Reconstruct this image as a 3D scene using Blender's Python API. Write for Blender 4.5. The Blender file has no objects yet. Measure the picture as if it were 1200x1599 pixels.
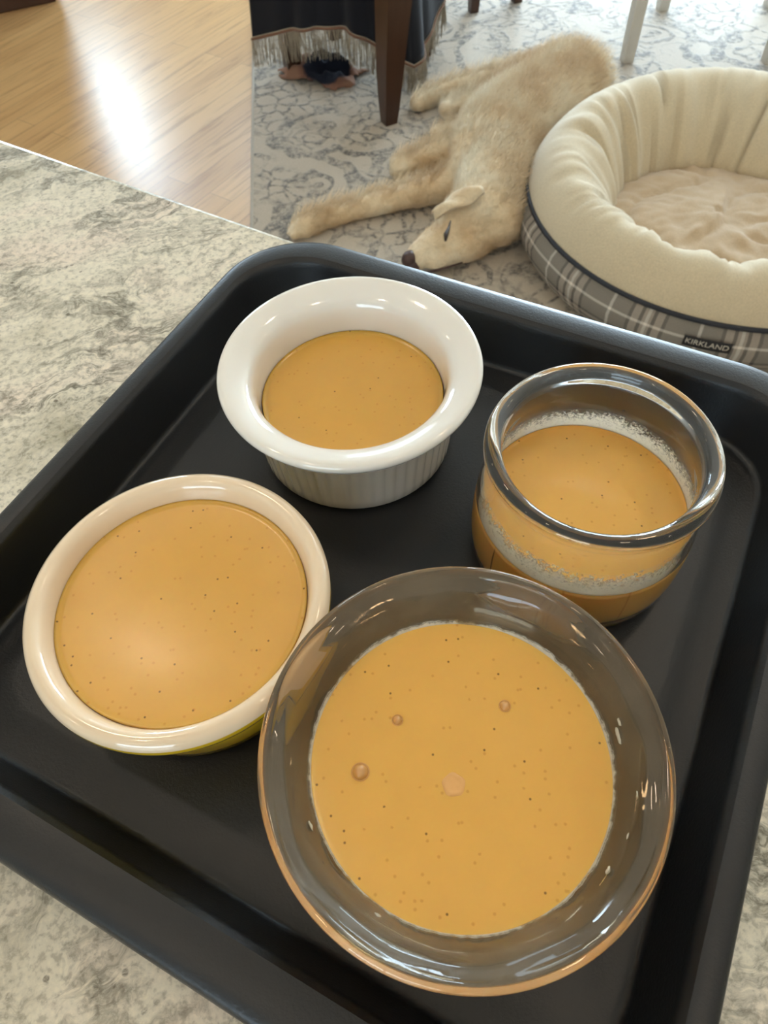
import bpy, bmesh, math, random
from mathutils import Vector, Matrix, noise
random.seed(7)
PI = math.pi
sc = bpy.context.scene
COL = sc.collection

# ------------------------------------------------------------------ camera
F_PX, PITCH, ROLL, CAM_Z = 1110.0, math.radians(56.319), math.radians(3.615), 1.18
def cam_rows():
    f = Vector((0, math.cos(PITCH), -math.sin(PITCH)))
    rt = Vector((1, 0, 0)); dn = f.cross(rt)
    r2 = math.cos(ROLL)*rt + math.sin(ROLL)*dn
    d2 = -math.sin(ROLL)*rt + math.cos(ROLL)*dn
    return r2, d2, f
_r, _d, _f = cam_rows()
cd = bpy.data.cameras.new('camera'); cam = bpy.data.objects.new('camera', cd); COL.objects.link(cam)
cd.sensor_fit = 'VERTICAL'; cd.sensor_height = 36.0; cd.lens = F_PX/1599*36
cd.clip_start = 0.01; cd.clip_end = 60
cam.matrix_world = Matrix(((_r.x, -_d.x, -_f.x, 0), (_r.y, -_d.y, -_f.y, 0), (_r.z, -_d.z, -_f.z, CAM_Z), (0, 0, 0, 1)))
cd.dof.use_dof = True; cd.dof.focus_distance = 0.26; cd.dof.aperture_fstop = 30
sc.camera = cam
def at(x, y, z=0.0):
    """surveying helper: where the sight line of photo point (x, y) meets height z"""
    d = _r*((x-600)/F_PX) + _d*((y-799.5)/F_PX) + _f
    t = (z-CAM_Z)/d.z
    return Vector((d.x*t, d.y*t, z))

# ------------------------------------------------------------------ light
sc.view_settings.view_transform = 'Standard'; sc.view_settings.look = 'None'
sc.view_settings.gamma = 1.0; sc.view_settings.exposure = 0.80
sc.view_settings.use_curve_mapping = False
w = bpy.data.worlds.new('world'); sc.world = w; w.use_nodes = True
w.node_tree.nodes['Background'].inputs[0].default_value = (0.80, 0.90, 1.0, 1)
w.node_tree.nodes['Background'].inputs[1].default_value = 1.0
LAMP_W = 26.0          # recessed ceiling lamps
LAMP_COL = (1.0, 0.80, 0.58)
PANE_FAR, PANE_LOW, PANE_SIDE = 13.0, 17.0, 5.0
PANE_COL = (0.66, 0.85, 1.0)

# ------------------------------------------------------------------ helpers
def lin(c):
    return tuple((v/255/12.92 if v/255 <= .04045 else ((v/255+.055)/1.055)**2.4) for v in c)+(1,)
def newmat(name):
    m = bpy.data.materials.new(name); m.use_nodes = True
    nt = m.node_tree; return m, nt, nt.nodes['Principled BSDF']
def N(nt, t, **kw):
    n = nt.nodes.new(t)
    for k, v in kw.items():
        if k == 'ins':
            for a, b in v.items(): n.inputs[a].default_value = b
        else: setattr(n, k, v)
    return n
def L(nt, a, ao, b, bi): nt.links.new(a.outputs[ao], b.inputs[bi])
def ramp(nt, stops, interp='LINEAR'):
    n = nt.nodes.new('ShaderNodeValToRGB'); cr = n.color_ramp; cr.interpolation = interp
    while len(cr.elements) > 1: cr.elements.remove(cr.elements[-1])
    cr.elements[0].position = stops[0][0]; cr.elements[0].color = stops[0][1]
    for p, c in stops[1:]:
        e = cr.elements.new(p); e.color = c
    return n
def coords(nt, scale=(1, 1, 1), rot=(0, 0, 0), out='Object'):
    tc = N(nt, 'ShaderNodeTexCoord'); mp = N(nt, 'ShaderNodeMapping')
    mp.inputs['Scale'].default_value = scale; mp.inputs['Rotation'].default_value = rot
    L(nt, tc, out, mp, 'Vector'); return mp
def noi(nt, src, scale, detail=4, rough=.55, dist=0.0):
    n = N(nt, 'ShaderNodeTexNoise'); n.inputs['Scale'].default_value = scale; n.inputs['Detail'].default_value = detail
    n.inputs['Roughness'].default_value = rough; n.inputs['Distortion'].default_value = dist
    L(nt, src, 0, n, 'Vector'); return n
def mixc(nt, fac, a, b, mode='MIX'):
    n = N(nt, 'ShaderNodeMix', data_type='RGBA', blend_type=mode)
    for sock, val in ((0, fac), (6, a), (7, b)):
        if isinstance(val, tuple) and len(val) == 2 and not isinstance(val[0], (int, float)):
            nt.links.new(val[0].outputs[val[1]], n.inputs[sock])
        else: n.inputs[sock].default_value = val
    return n
def bump(nt, bsdf, src, so, strength=.3, dist=.001, prev=None):
    b = N(nt, 'ShaderNodeBump'); b.inputs['Strength'].default_value = strength; b.inputs['Distance'].default_value = dist
    L(nt, src, so, b, 'Height')
    if prev: L(nt, prev, 'Normal', b, 'Normal')
    L(nt, b, 'Normal', bsdf, 'Normal'); return b
def math_(nt, op, a, b=0.0):
    n = N(nt, 'ShaderNodeMath', operation=op)
    for i, val in enumerate((a, b)):
        if isinstance(val, tuple): nt.links.new(val[0].outputs[val[1]], n.inputs[i])
        else: n.inputs[i].default_value = val
    return n
def simple(name, rgb, rough=.5, metal=0.0, **kw):
    m, nt, b = newmat(name); b.inputs['Roughness'].default_value = rough; b.inputs['Metallic'].default_value = metal
    c = lin(rgb); mp = coords(nt); n = noi(nt, mp, 18, 4)
    x = mixc(nt, (n, 0), tuple(v*.93 for v in c[:3])+(1,), tuple(min(1, v*1.07) for v in c[:3])+(1,))
    L(nt, x, 2, b, 'Base Color')
    for k, v in kw.items(): b.inputs[k.replace('_', ' ')].default_value = v
    return m

def obj(name, bm, mat, parent=None, smooth=True, loc=None):
    me = bpy.data.meshes.new(name)
    bm.normal_update(); bm.to_mesh(me); bm.free()
    if smooth: me.shade_smooth()
    if mat: me.materials.append(mat)
    o = bpy.data.objects.new(name, me); COL.objects.link(o)
    if parent: o.parent = parent
    if loc is not None: o.location = loc
    return o
def tag(o, label=None, cat=None, group=None, kind=None):
    if label: o['label'] = label
    if cat: o['category'] = cat
    if group: o['group'] = group
    if kind: o['kind'] = kind
    return o
def empty(name, label, cat, loc=(0, 0, 0), rz=0, group=None):
    o = bpy.data.objects.new(name, None); COL.objects.link(o); o.empty_display_size = .05
    o.location = loc; o.rotation_euler = (0, 0, rz); return tag(o, label, cat, group)
def box(bm, lo, hi, bev=0.0, seg=2):
    r = bmesh.ops.create_cube(bm, size=1)
    for v in r['verts']:
        v.co = Vector([(lo[i]+hi[i])/2 + v.co[i]*(hi[i]-lo[i]) for i in range(3)])
    if bev > 0:
        es = {e for v in r['verts'] for e in v.link_edges}
        bmesh.ops.bevel(bm, geom=list(es), offset=bev, segments=seg, affect='EDGES', profile=.5)
def lathe(prof, seg=96, closed=False, rfun=None, center=(0, 0)):
    """prof: list of (r, z); r==0 makes a pole"""
    bm = bmesh.new(); rings = []
    for k, (r, z) in enumerate(prof):
        if r <= 1e-7: rings.append([bm.verts.new((center[0], center[1], z))])
        else:
            ring = []
            for i in range(seg):
                a = 2*PI*i/seg; rr, zz = (r, z) if rfun is None else rfun(k, a, r, z)
                ring.append(bm.verts.new((center[0]+rr*math.cos(a), center[1]+rr*math.sin(a), zz)))
            rings.append(ring)
    pairs = list(zip(rings[:-1], rings[1:]))
    if closed: pairs.append((rings[-1], rings[0]))
    for A, B in pairs:
        for i in range(seg):
            j = (i+1) % seg
            if len(A) == 1 and len(B) == 1: continue
            if len(A) == 1: bm.faces.new((A[0], B[j], B[i]))
            elif len(B) == 1: bm.faces.new((A[i], A[j], B[0]))
            else: bm.faces.new((A[i], A[j], B[j], B[i]))
    bmesh.ops.recalc_face_normals(bm, faces=bm.faces[:])
    return bm
def arc(cx, cz, r, a0, a1, n, rz=None):
    rz = rz or r
    return [(cx+r*math.cos(math.radians(a0+(a1-a0)*i/n)), cz+rz*math.sin(math.radians(a0+(a1-a0)*i/n))) for i in range(n+1)]
def tube(bm, pts, rad, seg=8):
    rings = []
    for i, p in enumerate(pts):
        t = (pts[min(i+1, len(pts)-1)]-pts[max(i-1, 0)]).normalized()
        u = t.orthogonal().normalized() if i == 0 else (u - t*u.dot(t)).normalized()
        v = t.cross(u); r = rad[i] if isinstance(rad, (list, tuple)) else rad
        rings.append([bm.verts.new(p+u*r*math.cos(2*PI*k/seg)+v*r*math.sin(2*PI*k/seg)) for k in range(seg)])
    for A, B in zip(rings[:-1], rings[1:]):
        for k in range(seg): bm.faces.new((A[k], A[(k+1) % seg], B[(k+1) % seg], B[k]))
    bm.faces.new(rings[0][::-1]); bm.faces.new(rings[-1])

# ------------------------------------------------------------------ materials
def mat_granite():
    m, nt, b = newmat('granite')
    mp = coords(nt, (1, 1, 1), (0, 0, math.radians(-52)))
    warp = noi(nt, mp, 9, 5, .6)
    wv = N(nt, 'ShaderNodeVectorMath', operation='SCALE'); wv.inputs['Scale'].default_value = .09
    L(nt, warp, 'Color', wv, 0)
    ad = N(nt, 'ShaderNodeVectorMath', operation='ADD'); L(nt, mp, 0, ad, 0); L(nt, wv, 0, ad, 1)
    st = N(nt, 'ShaderNodeMapping'); st.inputs['Scale'].default_value = (1, 2.6, 1); L(nt, ad, 0, st, 'Vector')
    big = noi(nt, st, 7, 6, .62)
    base = ramp(nt, [(.30, lin((170, 163, 140))), (.40, lin((207, 199, 178))), (.52, lin((227, 219, 199))), (.66, lin((230, 216, 198))), (.78, lin((214, 208, 188)))])
    L(nt, big, 0, base, 0)
    # grey-green veins
    v1 = noi(nt, st, 11, 9, .68, .6)
    a1 = math_(nt, 'SUBTRACT', (v1, 0), .5); a2 = math_(nt, 'ABSOLUTE', (a1, 0))
    vr = ramp(nt, [(0.0, (1, 1, 1, 1)), (.022, (.55, .55, .55, 1)), (.06, (0, 0, 0, 1))]); L(nt, a2, 0, vr, 0)
    msk = noi(nt, mp, 13, 4, .6); mr = ramp(nt, [(.40, (0, 0, 0, 1)), (.60, (1, 1, 1, 1))]); L(nt, msk, 0, mr, 0)
    vm = math_(nt, 'MULTIPLY', (vr, 0), (mr, 0)); vm2 = math_(nt, 'MULTIPLY', (vm, 0), .85)
    c1 = mixc(nt, (vm2, 0), (base, 0), lin((98, 93, 78)))
    # grey mottled clouds of grains
    g = noi(nt, st, 85, 9, .82); gr = ramp(nt, [(.50, (0, 0, 0, 1)), (.64, (1, 1, 1, 1))]); L(nt, g, 0, gr, 0)
    g2 = noi(nt, mp, 16, 5, .6); gr2 = ramp(nt, [(.46, (0, 0, 0, 1)), (.62, (1, 1, 1, 1))]); L(nt, g2, 0, gr2, 0)
    gm = math_(nt, 'MULTIPLY', (gr, 0), (gr2, 0)); gm2 = math_(nt, 'MULTIPLY', (gm, 0), .9)
    c2 = mixc(nt, (gm2, 0), (c1, 2), lin((104, 100, 88)))
    # dark specks
    vo = N(nt, 'ShaderNodeTexVoronoi'); vo.inputs['Scale'].default_value = 260; L(nt, mp, 0, vo, 'Vector')
    sp = ramp(nt, [(0.0, (1, 1, 1, 1)), (.22, (1, 1, 1, 1)), (.34, (0, 0, 0, 1))]); L(nt, vo, 'Distance', sp, 0)
    rs = N(nt, 'ShaderNodeSeparateColor'); L(nt, vo, 'Color', rs, 0)
    rr = math_(nt, 'GREATER_THAN', (rs, 0), .90); sm = math_(nt, 'MULTIPLY', (sp, 0), (rr, 0)); sg = ramp(nt, [(.44, (0, 0, 0, 1)), (.56, (1, 1, 1, 1))]); L(nt, g, 0, sg, 0); sm1 = math_(nt, 'MULTIPLY', (sm, 0), (sg, 0)); sm2 = math_(nt, 'MULTIPLY', (sm1, 0), .75)
    c3 = mixc(nt, (sm2, 0), (c2, 2), lin((92, 82, 70)))
    f = noi(nt, mp, 330, 3, .6); fr = ramp(nt, [(.36, (.70, .69, .67, 1)), (.48, (.98, .98, .98, 1)), (.68, (1.12, 1.11, 1.09, 1))]); L(nt, f, 0, fr, 0)
    c4 = mixc(nt, 1.0, (c3, 2), (fr, 0), 'MULTIPLY')
    L(nt, c4, 2, b, 'Base Color'); b.inputs['Roughness'].default_value = .22
    bump(nt, b, f, 0, .06, .0005)
    return m
def mat_wood_floor():
    m, nt, b = newmat('oak_floor')
    A = math.radians(-54)
    mp = coords(nt, (1, 1, 1), (0, 0, A))
    br = N(nt, 'ShaderNodeTexBrick'); L(nt, mp, 0, br, 'Vector')
    for k, v in {'Scale': 1.0, 'Mortar Size': .0008, 'Mortar Smooth': .1, 'Brick Width': 1.3, 'Row Height': .083, 'Bias': 0.0}.items(): br.inputs[k].default_value = v
    br.inputs['Color1'].default_value = (0, 0, 0, 1); br.inputs['Color2'].default_value = (1, 1, 1, 1); br.inputs['Mortar'].default_value = (.3, .3, .3, 1)
    tone = ramp(nt, [(0, lin((192, 148, 96))), (.5, lin((200, 157, 104))), (1, lin((208, 166, 112)))]); L(nt, br, 'Color', tone, 0)
    st = N(nt, 'ShaderNodeMapping'); st.inputs['Scale'].default_value = (1.6, 26, 1); L(nt, mp, 0, st, 'Vector')
    n = noi(nt, st, 2.2, 7, .65, .8); gr = ramp(nt, [(.35, (.70, .62, .54, 1)), (.48, (.97, .96, .95, 1)), (.7, (1.06, 1.05, 1.02, 1))]); L(nt, n, 0, gr, 0)
    c = mixc(nt, 1.0, (tone, 0), (gr, 0), 'MULTIPLY')
    mo = mixc(nt, (br, 'Fac'), (c, 2), lin((128, 92, 58)))
    L(nt, mo, 2, b, 'Base Color'); b.inputs['Roughness'].default_value = .36
    b.inputs['Coat Weight'].default_value = .7; b.inputs['Coat Roughness'].default_value = .29
    bump(nt, b, n, 0, .12, .001)
    return m
def mat_rug():
    m, nt, b = newmat('rug_pile')
    mp = coords(nt)
    wn = noi(nt, mp, 7, 3, .5); sc_ = N(nt, 'ShaderNodeVectorMath', operation='SCALE'); sc_.inputs['Scale'].default_value = .10
    L(nt, wn, 'Color', sc_, 0); ad = N(nt, 'ShaderNodeVectorMath', operation='ADD'); L(nt, mp, 0, ad, 0); L(nt, sc_, 0, ad, 1)
    vo = N(nt, 'ShaderNodeTexVoronoi', feature='SMOOTH_F1'); vo.inputs['Scale'].default_value = 7; L(nt, ad, 0, vo, 'Vector')
    s = math_(nt, 'MULTIPLY', (vo, 'Distance'), 26); si = math_(nt, 'SINE', (s, 0))
    r1 = ramp(nt, [(.10, (0, 0, 0, 1)), (.45, (1, 1, 1, 1))]); L(nt, si, 0, r1, 0)
    ve = N(nt, 'ShaderNodeTexVoronoi', feature='DISTANCE_TO_EDGE'); ve.inputs['Scale'].default_value = 19; L(nt, ad, 0, ve, 'Vector')
    r2 = ramp(nt, [(.04, (1, 1, 1, 1)), (.13, (0, 0, 0, 1))]); L(nt, ve, 0, r2, 0)
    mk = noi(nt, mp, 3.2, 4, .6); mr = ramp(nt, [(.45, (0, 0, 0, 1)), (.57, (1, 1, 1, 1))]); L(nt, mk, 0, mr, 0)
    pat = mixc(nt, (mr, 0), (r1, 0), (r2, 0))
    fine = noi(nt, mp, 60, 5, .7); fr = ramp(nt, [(.38, (0, 0, 0, 1)), (.58, (1, 1, 1, 1))]); L(nt, fine, 0, fr, 0)
    pm = math_(nt, 'MULTIPLY', (pat, 2), (fr, 0))
    c = mixc(nt, (pm, 0), lin((184, 169, 150)), lin((102, 95, 88)))
    f2 = noi(nt, mp, 420, 2, .6); r3 = ramp(nt, [(.3, (.82, .82, .82, 1)), (.7, (1.08, 1.08, 1.08, 1))]); L(nt, f2, 0, r3, 0)
    c2 = mixc(nt, 1.0, (c, 2), (r3, 0), 'MULTIPLY')
    L(nt, c2, 2, b, 'Base Color'); b.inputs['Roughness'].default_value = .72
    b.inputs['Sheen Weight'].default_value = .3
    bp = bump(nt, b, pm, 0, .5, .003); bump(nt, b, f2, 0, .5, .002, bp)
    return m
def mat_tray():
    m, nt, b = newmat('nonstick_coating')
    mp = coords(nt); n = noi(nt, mp, 900, 3, .6); n2 = noi(nt, mp, 25, 5, .6)
    c = mixc(nt, (n2, 0), (.007, .0075, .0085, 1), (.013, .0135, .015, 1)); L(nt, c, 2, b, 'Base Color')
    r = ramp(nt, [(.3, (.34, .34, .34, 1)), (.7, (.44, .44, .44, 1))]); L(nt, n2, 0, r, 0); L(nt, r, 0, b, 'Roughness')
    b.inputs['Specular IOR Level'].default_value = .5
    bump(nt, b, n, 0, .35, .0004)
    return m
def mat_ceramic(name, rgb, rough=.12):
    m, nt, b = newmat(name); mp = coords(nt); n = noi(nt, mp, 40, 3)
    c = lin(rgb); x = mixc(nt, (n, 0), c, tuple(v*.95 for v in c[:3])+(1,)); L(nt, x, 2, b, 'Base Color')
    b.inputs['Roughness'].default_value = rough; b.inputs['Coat Weight'].default_value = .5; b.inputs['Coat Roughness'].default_value = .05
    b.inputs['Subsurface Weight'].default_value = .12; b.inputs['Subsurface Radius'].default_value = (.004, .003, .002)
    b.inputs['Subsurface Scale'].default_value = 1.0
    bump(nt, b, n, 0, .05, .0006)
    return m
def mat_glass(name, tint=(1, 1, 1), rough=0.0, smear=0.0, haze=0.0, wav=.12):
    m, nt, b = newmat(name); mp = coords(nt)
    b.inputs['Base Color'].default_value = tint+(1,); b.inputs['Transmission Weight'].default_value = 1
    b.inputs['IOR'].default_value = 1.47; b.inputs['Roughness'].default_value = rough
    n = noi(nt, mp, 35, 3, .5); bump(nt, b, n, 0, wav, .0015)
    if haze:
        h = noi(nt, mp, 28, 5, .6); hr = ramp(nt, [(.35, (1-haze*.4,)*3+(1,)), (.7, (1-haze,)*3+(1,))]); L(nt, h, 0, hr, 0); L(nt, hr, 0, b, 'Transmission Weight')
    if smear:
        s = noi(nt, mp, 90, 6, .7); r = ramp(nt, [(.50, (rough, rough, rough, 1)), (.66, (smear, smear, smear, 1))]); L(nt, s, 0, r, 0); L(nt, r, 0, b, 'Roughness')
    return m
def mat_custard(name, rgb, speck=.93):
    m, nt, b = newmat(name); mp = coords(nt)
    n = noi(nt, mp, 60, 5, .6); n1 = noi(nt, mp, 420, 3, .6)
    c = lin(rgb)
    x = mixc(nt, (n, 0), tuple(v*.93 for v in c[:3])+(1,), tuple(v*1.05 for v in c[:3])+(1,))
    vo = N(nt, 'ShaderNodeTexVoronoi', voronoi_dimensions='2D'); vo.inputs['Scale'].default_value = 260; L(nt, mp, 0, vo, 'Vector')
    sp = ramp(nt, [(.06, (1, 1, 1, 1)), (.12, (0, 0, 0, 1))]); L(nt, vo, 'Distance', sp, 0)
    rs = N(nt, 'ShaderNodeSeparateColor'); L(nt, vo, 'Color', rs, 0)
    rr = math_(nt, 'GREATER_THAN', (rs, 0), speck); sm = math_(nt, 'MULTIPLY', (sp, 0), (rr, 0)); sm2 = math_(nt, 'MULTIPLY', (sm, 0), .8)
    y = mixc(nt, (sm2, 0), (x, 2), lin((90, 56, 20)))
    vo2 = N(nt, 'ShaderNodeTexVoronoi', voronoi_dimensions='2D'); vo2.inputs['Scale'].default_value = 480; L(nt, mp, 0, vo2, 'Vector')
    sp2 = ramp(nt, [(.12, (1, 1, 1, 1)), (.3, (0, 0, 0, 1))]); L(nt, vo2, 'Distance', sp2, 0)
    rs2 = N(nt, 'ShaderNodeSeparateColor'); L(nt, vo2, 'Color', rs2, 0)
    r2 = math_(nt, 'GREATER_THAN', (rs2, 1), .93); s2 = math_(nt, 'MULTIPLY', (sp2, 0), (r2, 0)); s3 = math_(nt, 'MULTIPLY', (s2, 0), .4)
    z = mixc(nt, (s3, 0), (y, 2), lin((190, 120, 45)))
    L(nt, z, 2, b, 'Base Color'); b.inputs['Roughness'].default_value = .22
    b.inputs['Subsurface Weight'].default_value = .35; b.inputs['Subsurface Radius'].default_value = (.006, .003, .0012); b.inputs['Subsurface Scale'].default_value = 1.0
    bump(nt, b, n1, 0, .05, .0004)
    return m
def mat_fabric(name, rgb, scale=300, rough=.9, var=.1, sheen=.3, bstr=.5):
    m, nt, b = newmat(name); mp = coords(nt); n = noi(nt, mp, scale, 4, .7); n2 = noi(nt, mp, 9, 4, .6)
    c = lin(rgb); x = mixc(nt, (n2, 0), tuple(v*(1-var) for v in c[:3])+(1,), tuple(min(1, v*(1+var)) for v in c[:3])+(1,))
    r = ramp(nt, [(.3, (.86, .86, .86, 1)), (.7, (1.06, 1.06, 1.06, 1))]); L(nt, n, 0, r, 0)
    y = mixc(nt, 1.0, (x, 2), (r, 0), 'MULTIPLY'); L(nt, y, 2, b, 'Base Color')
    b.inputs['Roughness'].default_value = rough; b.inputs['Sheen Weight'].default_value = sheen
    bump(nt, b, n, 0, bstr, .002)
    return m
def mat_dark_wood(name, rgb):
    m, nt, b = newmat(name); mp = coords(nt, (22, 22, 2.0)); n = noi(nt, mp, 3, 6, .6, .5)
    c = lin(rgb); x = mixc(nt, (n, 0), tuple(v*.7 for v in c[:3])+(1,), tuple(v*1.3 for v in c[:3])+(1,)); L(nt, x, 2, b, 'Base Color')
    b.inputs['Roughness'].default_value = .32; bump(nt, b, n, 0, .1, .001)
    return m
def mat_plaid():
    m, nt, b = newmat('plaid_cloth'); uv = coords(nt, out='UV')
    se = N(nt, 'ShaderNodeSeparateXYZ'); L(nt, uv, 0, se, 0)
    def bands(axis, period, stops):
        s = math_(nt, 'MULTIPLY', (se, axis), 1/period); f = math_(nt, 'FRACT', (s, 0))
        r = ramp(nt, stops, 'CONSTANT'); L(nt, f, 0, r, 0); return r
    g, d, lt, w_ = lin((134, 126, 116)), lin((70, 64, 62)), lin((176, 162, 148)), lin((226, 216, 204))
    st = [(0, g), (.22, w_), (.255, g), (.46, d), (.50, lt), (.58, d), (.62, lt), (.655, w_), (.69, lt), (.72, d), (.76, lt), (.84, d), (.88, g)]
    U = bands(0, .19, st); V = bands(1, .17, [(p, c) for p, c in st])
    mx = mixc(nt, .5, (U, 0), (V, 0)); n = noi(nt, uv, 400, 3, .6)
    r = ramp(nt, [(.3, (.88, .88, .88, 1)), (.7, (1.08, 1.08, 1.08, 1))]); L(nt, n, 0, r, 0)
    y = mixc(nt, 1.0, (mx, 2), (r, 0), 'MULTIPLY'); L(nt, y, 2, b, 'Base Color')
    b.inputs['Roughness'].default_value = .9; bump(nt, b, n, 0, .3, .001)
    return m
def emit(name, col, strength):
    m = bpy.data.materials.new(name); m.use_nodes = True; nt = m.node_tree; nt.nodes.clear()
    e = N(nt, 'ShaderNodeEmission'); e.inputs[0].default_value = tuple(col)+(1,); e.inputs[1].default_value = strength
    o = N(nt, 'ShaderNodeOutputMaterial'); L(nt, e, 0, o, 0); return m

GRANITE = mat_granite(); OAK = mat_wood_floor(); RUG = mat_rug(); TRAY = mat_tray()
WALLP = simple('wall_paint', (205, 198, 186), .85); CEILP = simple('ceiling_paint', (226, 222, 214), .9)
TRIMP = simple('white_trim_paint', (232, 230, 224), .4)

# ------------------------------------------------------------------ room shell
X0, X1, Y0, Y1, ZC = -3.6, 4.2, -3.0, 5.2, 2.6
bm = bmesh.new(); box(bm, (X0-.1, Y0-.1, -.1), (X1+.1, Y1+.1, 0)); tag(obj('floor', bm, OAK, smooth=False), 'light oak plank floor with a satin finish', 'floor', kind='structure')
bm = bmesh.new(); box(bm, (X0-.1, Y0-.1, ZC), (X1+.1, Y1+.1, ZC+.1)); tag(obj('ceiling', bm, CEILP, smooth=False), 'flat pale ceiling above the kitchen', 'ceiling', kind='structure')
def wall_x(name, y, thick, openings):      # wall running along x with rectangular openings (x0, x1, z0, z1)
    bm = bmesh.new(); xs = sorted({X0, X1, *[v for o in openings for v in o[:2]]})
    for a, b_ in zip(xs[:-1], xs[1:]):
        cuts = [o for o in openings if o[0] <= a and o[1] >= b_]; z = 0
        for o in cuts:
            if o[2] > z: box(bm, (a, y, z), (b_, y+thick, o[2]))
            z = o[3]
        if z < ZC: box(bm, (a, y, z), (b_, y+thick, ZC))
    return tag(obj(name, bm, WALLP, smooth=False), None, None, kind='structure')
WIN = [(-2.4, -1.5, 1.2, 2.0), (-1.05, -.15, 1.5, 2.45), (.9, 3.6, .05, 2.15)]
wall_x('wall_far', Y1, .12, WIN)
wall_x('wall_near', Y0-.12, .12, [(-2.6, -.6, 1.0, 2.1)])
bm = bmesh.new(); box(bm, (X0-.12, Y0, 0), (X0, Y1, ZC)); tag(obj('wall_left', bm, WALLP, smooth=False), kind='structure')
bm = bmesh.new(); box(bm, (X1, Y0, 0), (X1+.12, Y1, ZC)); tag(obj('wall_right', bm, WALLP, smooth=False), kind='structure')
for nm, lo, hi in (('baseboard_far', (X0, Y1-.015, 0), (WIN[2][0]-.06, Y1, .1)), ('baseboard_left', (X0, Y0, 0), (X0+.015, Y1, .1)), ('baseboard_right', (X1-.015, Y0, 0), (X1, Y1, .1))):
    bm = bmesh.new(); box(bm, lo, hi, .003); tag(obj(nm, bm, TRIMP, smooth=False), kind='structure')
def window(name, x0, x1, z0, z1, y, strength, nx, nz):
    bm = bmesh.new(); f = .05; ya, yb = (y-.02, y+.12)
    box(bm, (x0-f, ya, z0-f), (x0+.03, yb, z1+f)); box(bm, (x1-.03, ya, z0-f), (x1+f, yb, z1+f))
    box(bm, (x0, ya, z0-f), (x1, yb, z0+.03)); box(bm, (x0, ya, z1-.03), (x1, yb, z1+f))
    for i in range(1, nx): xx = x0+(x1-x0)*i/nx; box(bm, (xx-.02, y+.03, z0), (xx+.02, y+.09, z1))
    for i in range(1, nz): zz = z0+(z1-z0)*i/nz; box(bm, (x0, y+.03, zz-.015), (x1, y+.09, zz+.015))
    o = tag(obj(name, bm, TRIMP, smooth=False), kind='structure')
    bm = bmesh.new(); box(bm, (x0, y+.055, z0), (x1, y+.062, z1))
    obj('daylit_pane', bm, emit('daylit_pane_'+name, PANE_COL, strength), o, smooth=False)
    return o
window('window_1', *WIN[0], Y1, PANE_LOW, 1, 2)
window('added_sheen_window', *WIN[1], Y1, 3.0, 1, 1)  # dim pane added to lay a grey sheen on the oak, no known window
window('door_1', *WIN[2], Y1, PANE_FAR, 3, 1)
window('window_2', -2.6, -.6, 1.0, 2.1, Y0-.12, PANE_SIDE, 2, 1)

# recessed ceiling lamps
LHOUS = simple('lamp_trim_white', (235, 233, 228), .5); LGLOW = emit('lamp_glow', LAMP_COL, LAMP_W)
for i, (x, y) in enumerate([(-.75, -.35), (.55, -.4), (-.7, .75), (.75, .7), (-2.0, 1.6), (2.2, .6), (2.0, -1.2), (-2.1, -.6)]):
    t = empty('ceiling_lamp', 'round recessed ceiling lamp with a white ring and warm glow', 'lamp', (x, y, ZC), group='recessed ceiling lamps')
    obj('lamp_ring', lathe([(.075, -.001), (.095, -.001), (.097, -.006), (.09, -.012), (.075, -.012)], 32, closed=True), LHOUS, t)
    obj('bulb', lathe([(0, -.008), (.06, -.008), (.074, -.004), (.074, -.0005), (0, -.0005)], 32), LGLOW, t)

# ------------------------------------------------------------------ rug
def rug():
    a = Vector((-.345, 2.55)); d = Vector((-.045, .99)).normalized(); n = Vector((d.y, -d.x))
    bm = bmesh.new(); r = empty('area_rug', 'large grey rug with faded cream scroll pattern under the sleeping dog', 'rug', (a.x, a.y, 0), math.atan2(n.y, n.x))
    box(bm, (0, -1.9, .0005), (3.6, 2.3, .009), .003)
    obj('pile', bm, RUG, r)
    bm = bmesh.new(); box(bm, (-.008, -1.91, .0003), (.004, 2.31, .0085), .003)
    obj('bound_edge', bm, mat_fabric('rug_binding', (176, 166, 152)), r)
rug()
RZ = .009

# ------------------------------------------------------------------ kitchen island
EDGE_A, EDGE_B = Vector((-.252, .508)), Vector((-.039, .369))
def island():
    d = (EDGE_B-EDGE_A).normalized(); rz = math.atan2(d.y, d.x)
    t = empty('kitchen_island', 'kitchen island with speckled cream granite top, behind and under the baking tray', 'kitchen island', (EDGE_A.x, EDGE_A.y, 0), rz)
    bm = bmesh.new(); box(bm, (-1.1, -1.15, .885), (1.3, 0, .92), .004, 3)
    o = obj('countertop', bm, GRANITE, t, smooth=False); o['label'] = 'cream granite slab with grey veining'
    bm = bmesh.new(); box(bm, (-1.0, -1.05, .10), (1.2, -.28, .885)); box(bm, (-.95, -1.0, 0), (1.15, -.33, .10))
    o = obj('cabinet_base', bm, simple('painted_cabinet', (222, 218, 208), .5), t, smooth=False)
island()
CT = .92

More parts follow.
